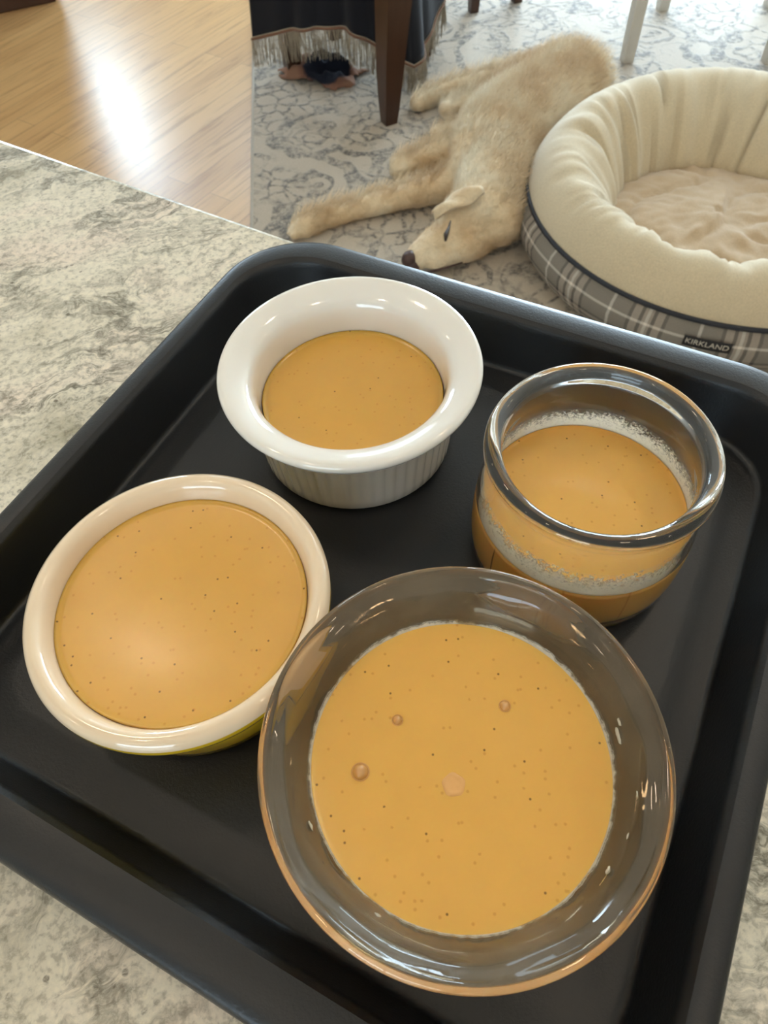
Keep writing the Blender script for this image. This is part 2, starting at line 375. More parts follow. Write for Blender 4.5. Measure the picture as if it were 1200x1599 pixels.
# ------------------------------------------------------------------ baking tray
TH = math.radians(-29.7)
def tray():
    e1 = Vector((math.cos(TH), math.sin(TH))); e2 = Vector((-e1.y, e1.x))
    # extents of the wall foot in the tray's own axes (left, right, front, back)
    l0, r0_, f0, b0 = -.1985, .0590, -.0055, .2505
    cu, cv = (l0+r0_)/2, (f0+b0)/2
    c = e1*cu+e2*cv
    hx, hy = (r0_-l0)/2, (b0-f0)/2
    P = []   # (offset weight to wall top (0..1+), flange weight, dz, base radius)
    prof = [('in', -.018, .0050), ('in', -.0165, .0049), ('in', -.0125, .0043), ('in', -.0090, .0036), ('in', -.0030, .0034), ('in', -.0015, .0036), ('in', -.0004, .0046), ('in', 0.0, .006),
            ('in', .0025, .0150), ('in', .0048, .0255), ('in', .0052, .0275), ('in', .0060, .0290), ('in', .0075, .0300),
            ('fl', .0, .0304), ('fl', .35, .0306), ('fl', .65, .0302), ('fl', .85, .0294), ('fl', .95, .0276), ('fl', 1.0, .0250), ('fl', .99, .0234), ('fl', .95, .0232), ('fl', .93, .0245), ('fl', .80, .0272), ('fl', .0, .0288),
            ('in', .0065, .0270), ('in', .0040, .0140), ('in', .0012, .0030), ('in', -.0020, .0006), ('in', -.012, .0004)]
    FX, FY = .0090, .0155     # flange widths beyond the wall top: sides / ends
    bm = bmesh.new(); rings = []; nc = 14
    for kind, wv, z in prof:
        if kind == 'in': ox = oy = wv
        else: ox, oy = .0075+FX*wv, .0075+FY*wv
        R = max(.008, .030+min(ox, oy)*.8)
        if kind == 'in' and wv < -.008: R = .020
        X, Y = hx+ox, hy+oy; ring = []
        for q, (sx, sy) in enumerate(((1, 1), (-1, 1), (-1, -1), (1, -1))):
            for k in range(nc+1):
                a = (q*90+90*k/nc)*PI/180
                ring.append(bm.verts.new(((sx*(X-R)+R*math.cos(a)), (sy*(Y-R)+R*math.sin(a)), z)))
            if True:   # extra verts on straight runs for gentle waviness
                pass
        rings.append(ring)
    for A, B in zip(rings[:-1], rings[1:]):
        n = len(A)
        for i in range(n): j = (i+1) % n; bm.faces.new((A[i], A[j], B[j], B[i]))
    bm.faces.new(rings[0]); bm.faces.new(rings[-1][::-1])
    bmesh.ops.recalc_face_normals(bm, faces=bm.faces[:])
    o = obj('baking_tray', bm, TRAY, None)
    o.location = (c.x, c.y, CT+.0005); o.rotation_euler = (0, 0, TH)
    tag(o, 'black rectangular nonstick baking tray holding four custard dishes on the granite', 'baking tray')
    # a sharper break where flat faces meet
    m = o.modifiers.new('wn', 'WEIGHTED_NORMAL'); m.keep_sharp = True
    return o
tray()
TZ = CT+.0005+.0050   # top of the raised tray floor

# ------------------------------------------------------------------ dishes
def fluted(prof, idx, n, depth):
    def f(k, a, r, z):
        if k in idx:
            s = abs(math.cos(a*n/2)); return r-depth*(1-s)**1.5, z
        return r, z
    return f
CUST_W = mat_custard('custard_pale', (220, 168, 74), .965); CUST_Y = mat_custard('custard_deep', (224, 170, 80), .92); CUST_G = mat_custard('custard_bright', (236, 182, 88), .94)

def white_ramekin():
    C = Vector((-.0103, .2132)); zt = .9725-TZ
    t = empty('ramekin', 'white fluted ceramic ramekin with a wide flared rim, at the back of the tray', 'ramekin', (C.x, C.y, TZ))
    prof = [(0, .0015), (.036, .0015), (.0385, 0), (.0415, .0006), (.0430, .003), (.0434, .008), (.0448, .024), (.0462, .036), (.0464, .0375)]
    body_i = {5, 6, 7}
    prof2 = prof + [(.0475, .0385), (.0505, .0395), (.0535, zt-.0052), (.0546, zt-.0030), (.0547, zt-.0016), (.0540, zt-.0003), (.0525, zt), (.0500, zt-.0006), (.0460, zt-.0020), (.0432, zt-.0036), (.0416, zt-.0054), (.0406, zt-.0085), (.0400, zt-.0125), (.0392, .025), (.0385, .012), (.0370, .0065), (.032, .0045), (0, .0045)]
    o = obj('ramekin_body', lathe(prof2, 240, rfun=fluted(prof2, body_i, 56, .0011)), mat_ceramic('white_glaze', (238, 232, 222)), t)
    zc = .9530-TZ
    r = .0390
    p = [(0, .0047), (.031, .0047), (.0362, .0068), (.0378, .012), (.0386, zc-.003), (r, zc+.0010), (r-.0008, zc+.0004), (r-.0022, zc), (.02, zc-.0002), (0, zc-.0002)]
    c = obj('custard', lathe(p, 128), CUST_W, None, loc=(C.x, C.y, TZ))
    tag(c, 'golden custard in the white fluted ramekin, the lowest fill of the ceramic dishes', 'custard')
white_ramekin()

def yellow_dish():
    C = Vector((-.0718, .1138)); zt = .968-TZ
    t = empty('ramekin', 'ceramic dish, cream inside and yellow outside, at the left of the tray', 'ramekin', (C.x, C.y, TZ))
    out = [(.0340, .0012), (.0385, 0), (.0415, .0010), (.0436, .004), (.0446, .010), (.0456, .022), (.0460, zt-.0120), (.0470, zt-.0105), (.0500, zt-.0095), (.0515, zt-.0078), (.0520, zt-.0056), (.0519, zt-.0036)]
    cap = [(.0519, zt-.0036), (.0511, zt-.0014), (.0495, zt-.0002), (.0478, zt), (.0464, zt-.0008), (.0452, zt-.0026), (.0436, zt-.0075), (.0428, .020), (.0420, .010), (.0395, .0055), (.034, .0045), (0, .0045)]
    o = obj('dish_body', lathe(cap+[], 160), mat_ceramic('cream_glaze', (240, 216, 184)), t)
    o2 = obj('yellow_outer_glaze', lathe([(0, .0012)]+out, 160), mat_ceramic('yellow_glaze', (242, 198, 36)), t); o2['label'] = 'glossy yellow outside wall'
    zc = .9598-TZ; r = .0434
    p = [(0, .0047), (.033, .0047), (.0392, .0058), (.0416, .011), (.0425, .020), (r-.0004, zc-.003), (r, zc+.0008), (r-.0009, zc+.0003), (r-.0024, zc), (.02, zc-.0002), (0, zc-.0002)]
    c = obj('custard', lathe(p, 128), CUST_Y, None, loc=(C.x, C.y, TZ))
    tag(c, 'speckled golden custard filling the cream and yellow dish nearly to its rim', 'custard')
yellow_dish()

def blob(bm, c, rx, ry, rz, rot=0.0, sub=3):
    r = bmesh.ops.create_icosphere(bm, subdivisions=sub, radius=1)
    M = Matrix.Translation(c) @ Matrix.Rotation(rot, 4, 'Z') @ Matrix.Diagonal((rx, ry, rz, 1))
    bmesh.ops.transform(bm, matrix=M, verts=r['verts'])

FROTH = simple('dried_milk_froth', (232, 226, 208), .6); FROTH.node_tree.nodes['Principled BSDF'].inputs['Transmission Weight'].default_value = .25
def film(z0, h, rfn, seg=200, nz=8):
    """thin film clinging to the inside of a round wall"""
    prof = [(rfn(z0+h*k/nz), z0+h*k/nz) for k in range(nz+1)]
    return lathe(prof+[(r-.0003, z) for r, z in prof[::-1]], seg, closed=True)
def froth_mat(name, z0, h, sc_):
    """dried froth: patchy, thinning out upwards"""
    m, nt, b = newmat(name); mp = coords(nt); n = noi(nt, mp, sc_, 4, .65); n2 = noi(nt, mp, sc_*.25, 3, .6)
    se = N(nt, 'ShaderNodeSeparateXYZ'); L(nt, mp, 0, se, 0)
    u = math_(nt, 'SUBTRACT', (se, 2), z0); v = math_(nt, 'DIVIDE', (u, 0), h)
    w1 = math_(nt, 'MULTIPLY', (n, 0), 1.5); w2 = math_(nt, 'ADD', (w1, 0), (n2, 0)); w3 = math_(nt, 'SUBTRACT', (w2, 0), (v, 0))
    r = ramp(nt, [(.38, (.04, .04, .04, 1)), (.66, (.80, .80, .80, 1)), (.9, (.95, .95, .95, 1))]); L(nt, w3, 0, r, 0); L(nt, r, 0, b, 'Alpha')
    c = mixc(nt, (n, 0), lin((226, 216, 188)), lin((250, 244, 226))); L(nt, c, 2, b, 'Base Color'); b.inputs['Roughness'].default_value = .6
    b.inputs['Subsurface Weight'].default_value = .4; b.inputs['Subsurface Radius'].default_value = (.01, .008, .005); b.inputs['Subsurface Scale'].default_value = 1.0
    bump(nt, b, n, 0, .3, .0004)
    return m

def jar():
    C = Vector((.0752, .1472)); zt = .9915-TZ
    t = empty('glass_jar', 'clear glass jar with a thick rolled rim, half full, at the right of the tray', 'jar', (C.x, C.y, TZ))
    outer = [(0, .0030), (.022, .0022), (.031, .0006), (.0345, 0), (.0375, .0012), (.0395, .0045), (.0406, .010), (.0411, .018), (.0410, .027), (.0403, .037), (.0390, .045), (.0375, .0515), (.0368, zt-.0090), (.0371, zt-.0080)]
    rim = [(.0384, zt-.0074), (.0396, zt-.0060), (.0401, zt-.0042), (.0399, zt-.0022), (.0391, zt-.0008), (.0378, zt), (.0364, zt-.0002), (.0350, zt-.0010), (.0340, zt-.0026), (.0336, zt-.0050)]
    inner = [(.0333, zt-.010), (.0345, .0515), (.0361, .045), (.0376, .037), (.0384, .027), (.0385, .020), (.0381, .014), (.0365, .0100), (.033, .0085), (.022, .0088), (0, .0092)]
    obj('jar_glass', lathe(outer+rim+inner, 160), mat_glass('clear_jar_glass', (.985, .985, .965), 0, .05, .02), t)
    zc = .957-TZ
    def R(z):
        pts = sorted((z_, r_) for r_, z_ in inner)
        for (za, ra), (zb, rb) in zip(pts[:-1], pts[1:]):
            if za <= z <= zb: return ra+(rb-ra)*(z-za)/(zb-za)
        return .0331
    p = [(0, .0090), (.022, .0086), (.0332, .0082)]+[(R(z)+.00025, z) for z in (.0102, .014, .018, .024, zc-.002)]+[(R(zc)+.00025, zc+.0006), (R(zc)-.0008, zc+.0001), (R(zc)-.0025, zc-.0003), (.02, zc-.0005), (0, zc-.0005)]
    c = obj('custard', lathe(p, 128), CUST_G, None, loc=(C.x, C.y, TZ))
    tag(c, 'golden custard filling the lower half of the thick-rimmed glass jar', 'custard')
    f = obj('froth_film', film(zc+.0002, .0115, lambda z: R(z)-.00012), froth_mat('froth_band', zc, .0115, 900), c)
    f['label'] = 'whitish froth ring clinging to the glass above the custard'
jar()

def bowl():
    C = Vector((.0178, .0542)); zt = .980-TZ
    t = empty('glass_bowl', 'large clear glass custard cup with a wide flared rim, nearest on the tray', 'bowl', (C.x, C.y, TZ))
    outer = [(0, .0028), (.018, .0022), (.0275, .0006), (.0310, 0), (.0335, .0012), (.0355, .0050), (.0380, .0130), (.0415, .0250), (.0448, .0360), (.0478, .0435), (.0515, .0470), (.0545, zt-.0062), (.0562, zt-.0048)]
    rim = [(.0571, zt-.0034), (.0574, zt-.0020), (.0570, zt-.0007), (.0560, zt), (.0548, zt-.0004), (.0540, zt-.0014), (.0532, zt-.0022), (.0518, zt-.0026)]
    inner = [(.0500, zt-.0050), (.0478, zt-.0100), (.0453, zt-.0150), (.0432, .0340), (.0395, .0240), (.0358, .0140), (.0330, .0085), (.0290, .0062), (.018, .0058), (0, .0058)]
    def wob(k, a, r, z):
        s = 1 if len(outer)+2 < k < len(outer)+14 else 0
        return r+s*(.00035*math.sin(7*a+1)+.0003*math.sin(12*a+2.2*k)), z
    prof = outer+rim+inner
    obj('bowl_glass', lathe(prof, 192, rfun=wob), mat_glass('warm_reflection_bowl_glass', (.80, .64, .44), 0.0, .16, .11, .30), t)  # brown tint puts warm custard and room reflections into the clear glass colour
    zc = .9628-TZ
    def R(z):
        pts = sorted((z_, r_) for r_, z_ in inner)
        for (za, ra), (zb, rb) in zip(pts[:-1], pts[1:]):
            if za <= z <= zb: return ra+(rb-ra)*(z-za)/max(1e-6, zb-za)
        return .050
    p = [(0, .0056), (.018, .0056), (.0291, .0060)]+[(R(z)+.0003, z) for z in (.0086, .014, .020, .026, .032, zc-.002)]+[(R(zc)+.0004, zc+.0005), (R(zc)-.0005, zc+.0004), (R(zc)-.0016, zc-.0001), (.02, zc-.0003), (0, zc-.0003)]
    c = obj('custard', lathe(p, 160), CUST_G, None, loc=(C.x, C.y, TZ))
    tag(c, 'bright golden custard with surface bubbles in the big flared glass bowl', 'custard')
    f = obj('froth_film', film(zc+.0002, .0022, lambda z: R(z)-.00012), froth_mat('milk_film', zc, .0022, 260), c)
    # bubbles
    bub = simple('bubble_skin', (244, 190, 116), .08, Transmission_Weight=.4, Coat_Weight=1.0)
    for px, py, r in ((789, 1102, .0015), (621, 1124, .0014), (563, 1205, .0022)):
        q = at(px, py, TZ+zc)
        bm = lathe([(r*1.12, -.0002), (r*1.05, .0002), (r*.93, r*.45), (r*.66, r*.78), (r*.3, r*.97), (0, r)], 24)
        o = obj('bubble', bm, bub, c, loc=(q.x-C.x, q.y-C.y, zc-.0002))
        bm = lathe([(r*1.0, -.0001), (r*1.12, .0003), (r*1.30, -.0001)], 24); 
        obj('bubble_ring', bm, simple('bubble_rim_tone', (214, 158, 88), .3), c, loc=(q.x-C.x, q.y-C.y, zc-.0002))
    q = at(709, 1225, TZ+zc)
    bm = lathe([(0, .0001), (.0013, .0001), (.0021, .0002), (.0027, .00045), (.0034, -.0001)], 24, rfun=lambda k, a, r, z: (r*(1+.06*math.sin(5*a)), z+.00006*math.sin(3*a+k*2)))
    o = obj('foam_spot', bm, simple('foam_tone', (232, 176, 108), .45), c, loc=(q.x-C.x, q.y-C.y, zc-.0002)); o['label'] = 'pale popped bubble spot'
    # dried drips on the glass
    for a, z, s, l in ((4, .0425, .0014, 3.6), (8, .0445, .0012, 2.0), (150+50, .042, .0012, 2.4), (236, .0425, .0013, 1.6), (318, .044, .0013, 1.8), (330, .046, .0008, 2.4), (343, .047, .0008, 3)):
        A = math.radians(a); rr = R(z)-.0001
        bm = bmesh.new(); blob(bm, Vector((rr*math.cos(A), rr*math.sin(A), z)), s*.35, s*l*.5, s*.8, A, 3)
        for v in bm.verts: v.co += v.co.normalized()*.0004*noise.noise(v.co*900)
        o = obj('milk_smear', bm, FROTH, t); o['label'] = 'whitish custard drip dried on the inner glass'
bowl()

# ------------------------------------------------------------------ dog bed
BC = Vector((.913, 1.583))
def dog_bed():
    t = empty('dog_bed', 'large round cream dog bed with a grey plaid side beside the sleeping dog', 'dog bed', (BC.x, BC.y, RZ))
    RO, RI = .505, .25          # piping radius, hole radius
    HC = Vector((-.05, -.045))
    def wr(a, s):
        n = noise.noise(Vector((math.cos(a)*6, math.sin(a)*6, s*1.2)))
        n2 = noise.noise(Vector((math.cos(a)*15+5, math.sin(a)*15, s*1.7+3)))+.6*noise.noise(Vector((math.cos(a)*34, math.sin(a)*34+7, s*2.2)))
        return n, n2
    prof = []       # (blend 0 = outer piping .. 1 = hole edge, z)
    for i in range(25):
        u = i/24; ang = PI*(1-u)*1.0
        prof.append((u, .125*(1-u)+.085*u + .105*math.sin(PI*min(1, u*1.0))**.75))
    prof += [(1.02, .070), (1.0, .055), (.97, .045)]
    seg = 220; bm = bmesh.new(); rings = []
    for u, z in prof:
        ring = []
        for i in range(seg):
            a = 2*PI*i/seg
            n, n2 = wr(a, u)
            amp = max(0, min(1, (u-.1)*1.6)) if u <= 1 else 1
            sharp = max(0, n2)**1.2
            cr = RO*(1-u)+RI*u; cx = HC.x*u; cy = HC.y*u
            bul = .012*n*amp; far = .5+.5*math.sin(a)
            zz = z+amp*(.018*n-.034*sharp)+(.02*far)*math.sin(PI*min(1, u))
            rr = cr-bul+amp*.012*sharp
            ring.append(bm.verts.new((cx+rr*math.cos(a), cy+rr*math.sin(a)*1.0, zz)))
        rings.append(ring)
    for A, B in zip(rings[:-1], rings[1:]):
        for i in range(seg): j = (i+1) % seg; bm.faces.new((A[i], A[j], B[j], B[i]))
    bmesh.ops.recalc_face_normals(bm, faces=bm.faces[:])
    o = obj('bolster', bm, mat_fabric('cream_plush', (212, 194, 162), 260, .95, .05, .5), t); o['label'] = 'padded cream ring'
    sd = [(RO, .125), (RO+.016, .105), (RO+.024, .075), (RO+.020, .045), (RO+.006, .018), (RO-.02, .003), (RO-.10, .001)]
    bm = bmesh.new(); uvl = bm.loops.layers.uv.new('UVMap'); rings = []; ss = [0]
    for (ra, za), (rb, zb) in zip(sd[:-1], sd[1:]): ss.append(ss[-1]+math.hypot(rb-ra, zb-za))
    for r, z in sd:
        rings.append([bm.verts.new(((r+.002*noise.noise(Vector((i*.2, z*20, 0))))*math.cos(2*PI*i/seg), (r)*math.sin(2*PI*i/seg)*1.0, z)) for i in range(seg)])
    for k, (A, B) in enumerate(zip(rings[:-1], rings[1:])):
        for i in range(seg):
            j = (i+1) % seg; f = bm.faces.new((A[i], A[j], B[j], B[i]))
            for lp, (ii, kk) in zip(f.loops, ((i, k), (i+1, k), (i+1, k+1), (i, k+1))):
                lp[uvl].uv = (2*PI*.5*ii/seg*1.0, ss[kk])
    bm.faces.new(rings[-1])
    bmesh.ops.recalc_face_normals(bm, faces=bm.faces[:])
    obj('side_panel', bm, mat_plaid(), t)['label'] = 'grey and cream plaid side'
    bm = bmesh.new(); pts = [Vector(((RO+.002)*math.cos(2*PI*i/120), (RO+.002)*math.sin(2*PI*i/120)*1.0, .126)) for i in range(121)]
    tube(bm, pts, .0055, 8)
    obj('piping', bm, simple('dark_piping', (38, 40, 48), .7), t)['label'] = 'dark piping'
    # inner cushion, softly puffed and creased
    bm = bmesh.new(); rings = []; NR = 26
    ctr = None
    for k in range(1, NR+1):
        u = k/NR; ring = []
        for i in range(seg):
            a = 2*PI*i/seg; r = (RI+.045)*u
            x, y = HC.x+r*math.cos(a), HC.y+r*math.sin(a)
            n = noise.fractal(Vector((x*6, y*6, 1.3)), .6, 2, 4); cre = abs(noise.noise(Vector((x*4+2, y*7, 4))))
            z = .095-.045*u**4+.014*n-.012*max(0, .12-cre)/.12
            ring.append(bm.verts.new((x, y, z)))
        rings.append(ring)
    cv = bm.verts.new((HC.x, HC.y, .095))
    for i in range(seg): bm.faces.new((cv, rings[0][i], rings[0][(i+1) % seg]))
    for A, B in zip(rings[:-1], rings[1:]):
        for i in range(seg): j = (i+1) % seg; bm.faces.new((A[i], B[i], B[j], A[j]))
    # underside
    lo = [bm.verts.new((v.co.x, v.co.y, .01)) for v in rings[-1]]
    for i in range(seg): j = (i+1) % seg; bm.faces.new((rings[-1][i], lo[i], lo[j], rings[-1][j]))
    bm.faces.new(lo)
    bmesh.ops.recalc_face_normals(bm, faces=bm.faces[:])
    obj('cushion', bm, mat_fabric('tan_plush', (196, 170, 138), 260, .95, .07, .5), t)['label'] = 'tan plush centre cushion'
    # woven label sewn on the side
    p = at(1105, 536, .100)-Vector((BC.x, BC.y, RZ)); a = math.atan2(p.y, p.x)
    n = Vector((math.cos(a), math.sin(a), 0)); tx = Vector((-math.sin(a), math.cos(a), 0))
    lt = bpy.data.objects.new('sewn_label', None)
    bm = bmesh.new(); nn = 10
    W, Hh = .098, .026; rl = RO+.0265
    vv = []
    for s in (0, .0015):
        for zz in (-Hh/2, Hh/2):
            vv.append([bm.verts.new(((rl+s)*math.cos(a+(i/nn-.5)*W/rl), (rl+s)*math.sin(a+(i/nn-.5)*W/rl)*1.0, .090+zz)) for i in range(nn+1)])
    def strip(A, B):
        for i in range(nn): bm.faces.new((A[i], A[i+1], B[i+1], B[i]))
    strip(vv[2], vv[3]); strip(vv[1], vv[0]); strip(vv[0], vv[2]); strip(vv[3], vv[1])
    bmesh.ops.recalc_face_normals(bm, faces=bm.faces[:])
    lb = obj('sewn_label', bm, simple('black_woven_label', (34, 32, 34), .8), t); lb['label'] = 'small black woven label with pale capitals'
    cu = bpy.data.curves.new('lettering', 'FONT'); cu.body = 'KIRKLAND'; cu.size = .0185; cu.extrude = .0003; cu.align_x = 'CENTER'; cu.align_y = 'CENTER'
    tmp = bpy.data.objects.new('tmp_text', cu); COL.objects.link(tmp)
    dg = bpy.context.evaluated_depsgraph_get(); me = bpy.data.meshes.new_from_object(tmp.evaluated_get(dg)); bpy.data.objects.remove(tmp)
    for v in me.vertices:       # wrap the letters round the curved side
        aa = a+v.co.x*1.0/rl; r_ = rl+.0017+v.co.z
        v.co = Vector((r_*math.cos(aa), r_*math.sin(aa)*1.0, .090+v.co.y))
    me.materials.clear(); me.materials.append(simple('label_thread', (206, 196, 182), .8))
    o = bpy.data.objects.new('lettering', me); COL.objects.link(o); o.parent = lb
dog_bed()

# ------------------------------------------------------------------ dog
def dog():
    bm = bmesh.new()
    def ell(p, rx, ry, rz, rot=0.0, sub=3): blob(bm, Vector(p), rx, ry, rz, rot, sub)
    def limb(pts, n=10):
        for (p, r), (q, s) in zip(pts[:-1], pts[1:]):
            p = Vector(p); q = Vector(q)
            for i in range(n+1):
                f = i/n; rr = r+(s-r)*f; c = p.lerp(q, f); ell((c.x, c.y, max(c.z, rr*.8+RZ)), rr, rr, rr, 0, 2)
    # torso stations: centre x, y, half width across, half height, direction angle
    S = [(.32, 1.79, .100, .082), (.36, 1.88, .128, .100), (.43, 1.965, .138, .104), (.50, 2.045, .135, .100), (.555, 2.11, .128, .096), (.60, 2.165, .122, .098), (.632, 2.20, .112, .090)]
    for i in range(len(S)-1):
        a, b_ = S[i], S[i+1]; ang = math.atan2(b_[1]-a[1], b_[0]-a[0])
        for k in range(4):
            f = k/4; c = [a[j]+(b_[j]-a[j])*f for j in range(4)]
            ell((c[0], c[1], RZ+c[3]*.98), .07, c[2], c[3], ang)
    # haunch and thigh
    ell((.60, 2.185, .118), .135, .120, .082, .5)
    limb([((.58, 2.23, .09), .070), ((.48, 2.335, .065), .048), ((.38, 2.365, .045), .032), ((.27, 2.345, .038), .026), ((.185, 2.29, .034), .028)])
    limb([((.54, 2.18, .11), .075), ((.45, 2.25, .08), .048), ((.38, 2.255, .058), .028), ((.31, 2.235, .046), .024), ((.268, 2.222, .044), .026)])
    limb([((.42, 2.12, .06), .045), ((.34, 2.155, .035), .024), ((.225, 2.120, .028), .019)])
    # forelegs
    limb([((.34, 1.93, .095), .070), ((.24, 1.945, .06), .045), ((.15, 1.932, .046), .035), ((.108, 1.915, .043), .036)])
    limb([((.32, 1.83, .085), .070), ((.22, 1.795, .055), .042), ((.10, 1.780, .042), .032), ((-.03, 1.750, .036), .029), ((-.11, 1.722, .032), .030), ((-.165, 1.690, .03), .030)])
    for dx, dy in ((-.02, .012), (-.028, -.006), (-.018, -.022)): ell((-.168+dx, 1.688+dy, .028), .022, .013, .015, .5, 2)
    # neck and head
    limb([((.35, 1.80, .10), .100), ((.335, 1.74, .10), .098), ((.322, 1.68, .098), .094)])
    HX = len(bm.verts)
    ell((.300, 1.612, .098), .092, .078, .085, .75)
    ell((.335, 1.585, .082), .070, .066, .068, .6)
    ell((.245, 1.587, .088), .078, .058, .066, .75)
    limb([((.24, 1.572, .078), .058), ((.175, 1.528, .066), .043), ((.128, 1.494, .054), .034)], 8)
    ell((.20, 1.505, .048), .070, .028, .032, .62)
    ell((.262, 1.530, .058), .075, .038, .044, .5)
    bm.verts.ensure_lookup_table()
    for v in bm.verts[HX:]: v.co.y += .012
    me = bpy.data.meshes.new('dog_rough'); bm.to_mesh(me); bm.free()
    tmp = bpy.data.objects.new('dog_rough', me); COL.objects.link(tmp)
    rm = tmp.modifiers.new('r', 'REMESH'); rm.mode = 'VOXEL'; rm.voxel_size = .0065
    sm = tmp.modifiers.new('s', 'SMOOTH'); sm.iterations = 7; sm.factor = .6
    dg = bpy.context.evaluated_depsgraph_get(); body = bpy.data.meshes.new_from_object(tmp.evaluated_get(dg)); bpy.data.objects.remove(tmp)
    for v in body.vertices:
        if v.co.z < RZ+.001: v.co.z = RZ+.001
        n = noise.fractal(Vector((v.co.x*16, v.co.y*16, v.co.z*16)), .6, 2.0, 4)
        v.co += v.normal*n*.004
    body.shade_smooth()
    m, nt, b = newmat('cream_fur_skin')
    mp = coords(nt); n = noi(nt, mp, 5, 4, .6); n2 = noi(nt, mp, 70, 4, .7, 1.0)
    r = ramp(nt, [(.32, lin((206, 172, 130))), (.48, lin((230, 206, 170))), (.66, lin((244, 232, 208)))]); L(nt, n, 0, r, 0)
    r2 = ramp(nt, [(.3, (.86, .84, .80, 1)), (.7, (1.05, 1.05, 1.05, 1))]); L(nt, n2, 0, r2, 0)
    c = mixc(nt, 1.0, (r, 0), (r2, 0), 'MULTIPLY'); L(nt, c, 2, b, 'Base Color')
    b.inputs['Roughness'].default_value = .85; b.inputs['Sheen Weight'].default_value = .3
    bump(nt, b, n2, 0, .6, .006)
    body.materials.append(m)
    t = bpy.data.objects.new('dog', body); COL.objects.link(t)
    tag(t, 'cream coated retriever asleep on its side on the rug against the dog bed', 'dog')
    # fur
    vg = t.vertex_groups.new(name='fur'); 
    for v in body.vertices:
        dn = (v.co-Vector((.13, 1.46, .06))).length
        vg.add([v.index], max(.12, min(1, dn/.42)) * (.0 if v.co.z < RZ+.004 else 1), 'REPLACE')
    pm = t.modifiers.new('fur', 'PARTICLE_SYSTEM'); ps = pm.particle_system; s = ps.settings; s.name = 'short_fur'
    s.type = 'HAIR'; s.count = 42000; s.hair_length = .011; s.hair_step = 3
    s.normal_factor = .0035; s.object_align_factor = (.55*.014, .75*.014, 0); s.factor_random = .004
    s.brownian_factor = .003
    s.root_radius = .35; s.tip_radius = .05; s.radius_scale = .004
    s.render_step = 3; s.display_step = 2
    s.use_advanced_hair = True
    ps.vertex_group_length = 'fur'
    # face parts
    dark = simple('dark_nose_skin', (70, 48, 44), .35); eye = simple('closed_eyelid', (52, 38, 32), .5)
    bm = bmesh.new(); blob(bm, Vector((.104, 1.493, .060)), .023, .020, .021, .6); blob(bm, Vector((.112, 1.484, .048)), .019, .016, .016, .6)
    obj('nose', bm, dark, t)['label'] = 'dark brown nose'
    bm = bmesh.new(); pts = [at(704, 345, .147), at(701, 356, .149), at(697, 366, .148), at(696, 376, .144)]
    tube(bm, pts, [.0015, .0035, .0062, .0025], 8); obj('eyelid', bm, eye, t)['label'] = 'dark slit of the closed eye'
    bm = bmesh.new(); pts = [Vector((.118, 1.466, .036)), Vector((.15, 1.470, .036)), Vector((.19, 1.478, .038)), Vector((.235, 1.490, .042))]
    tube(bm, pts, [.003, .0035, .003, .0015], 8); obj('mouth_line', bm, dark, t)['label'] = 'dark line of the mouth'
    # ear: soft folded flap
    bm = bmesh.new(); A = at(750, 290, .190); T = at(677, 331, .148); nn, mm = 14, 9; g = {}
    dr = (T-A); side = Vector((.50, -.80, .05)).normalized()
    for s in (0, 1):
        for i in range(nn+1):
            u = i/nn; wd = .021*math.sin(PI*min(1, .18+u*.80))**.7+.004
            for j in range(mm+1):
                vv = j/mm-.5
                p = A+dr*u+side*(vv*2*wd)+Vector((0, 0, .008*math.sin(PI*u)-.05*vv*vv*(1-u*.3)+.006*math.sin(9*u+3*vv)-s*.007))
                g[s, i, j] = bm.verts.new(p)
        for i in range(nn):
            for j in range(mm):
                f = (g[s, i, j], g[s, i+1, j], g[s, i+1, j+1], g[s, i, j+1]); bm.faces.new(f if s == 0 else f[::-1])
    for i in range(nn):
        for j in (0, mm): bm.faces.new((g[0, i, j], g[0, i+1, j], g[1, i+1, j], g[1, i, j]))
    for j in range(mm):
        for i in (0, nn): bm.faces.new((g[0, i, j], g[0, i, j+1], g[1, i, j+1], g[1, i, j]))
    bmesh.ops.recalc_face_normals(bm, faces=bm.faces[:])
    em = m
    obj('ear', bm, em, t)['label'] = 'soft folded ear flap'
dog()

# ------------------------------------------------------------------ chairs
DW = mat_dark_wood('espresso_wood', (66, 40, 28)); SEATF = mat_fabric('dark_seat_fabric', (60, 50, 46))
def taper_leg(foot, top, wf, wt, z0, z1, rz, curve=0.0):
    bm = bmesh.new(); rings = []; n = 10
    for i in range(n+1):
        u = i/n; c = foot.lerp(top, u); wdt = wf+(wt-wf)*(u**.8); z = z0+(z1-z0)*u
        ring = []
        for sx, sy in ((-1, -1), (1, -1), (1, 1), (-1, 1)):
            x, y = sx*wdt/2, sy*wdt/2
            ring.append(bm.verts.new((c.x+x*math.cos(rz)-y*math.sin(rz)+curve*u**1.3, c.y+x*math.sin(rz)+y*math.cos(rz), z)))
        rings.append(ring)
    for A, B in zip(rings[:-1], rings[1:]):
        for k in range(4): bm.faces.new((A[k], A[(k+1) % 4], B[(k+1) % 4], B[k]))
    bm.faces.new(rings[0][::-1]); bm.faces.new(rings[-1])
    es = [e for e in bm.edges if abs((e.verts[0].co-e.verts[1].co).z) > .01]
    bmesh.ops.bevel(bm, geom=es, offset=.003, segments=2, affect='EDGES', profile=.5)
    return bm
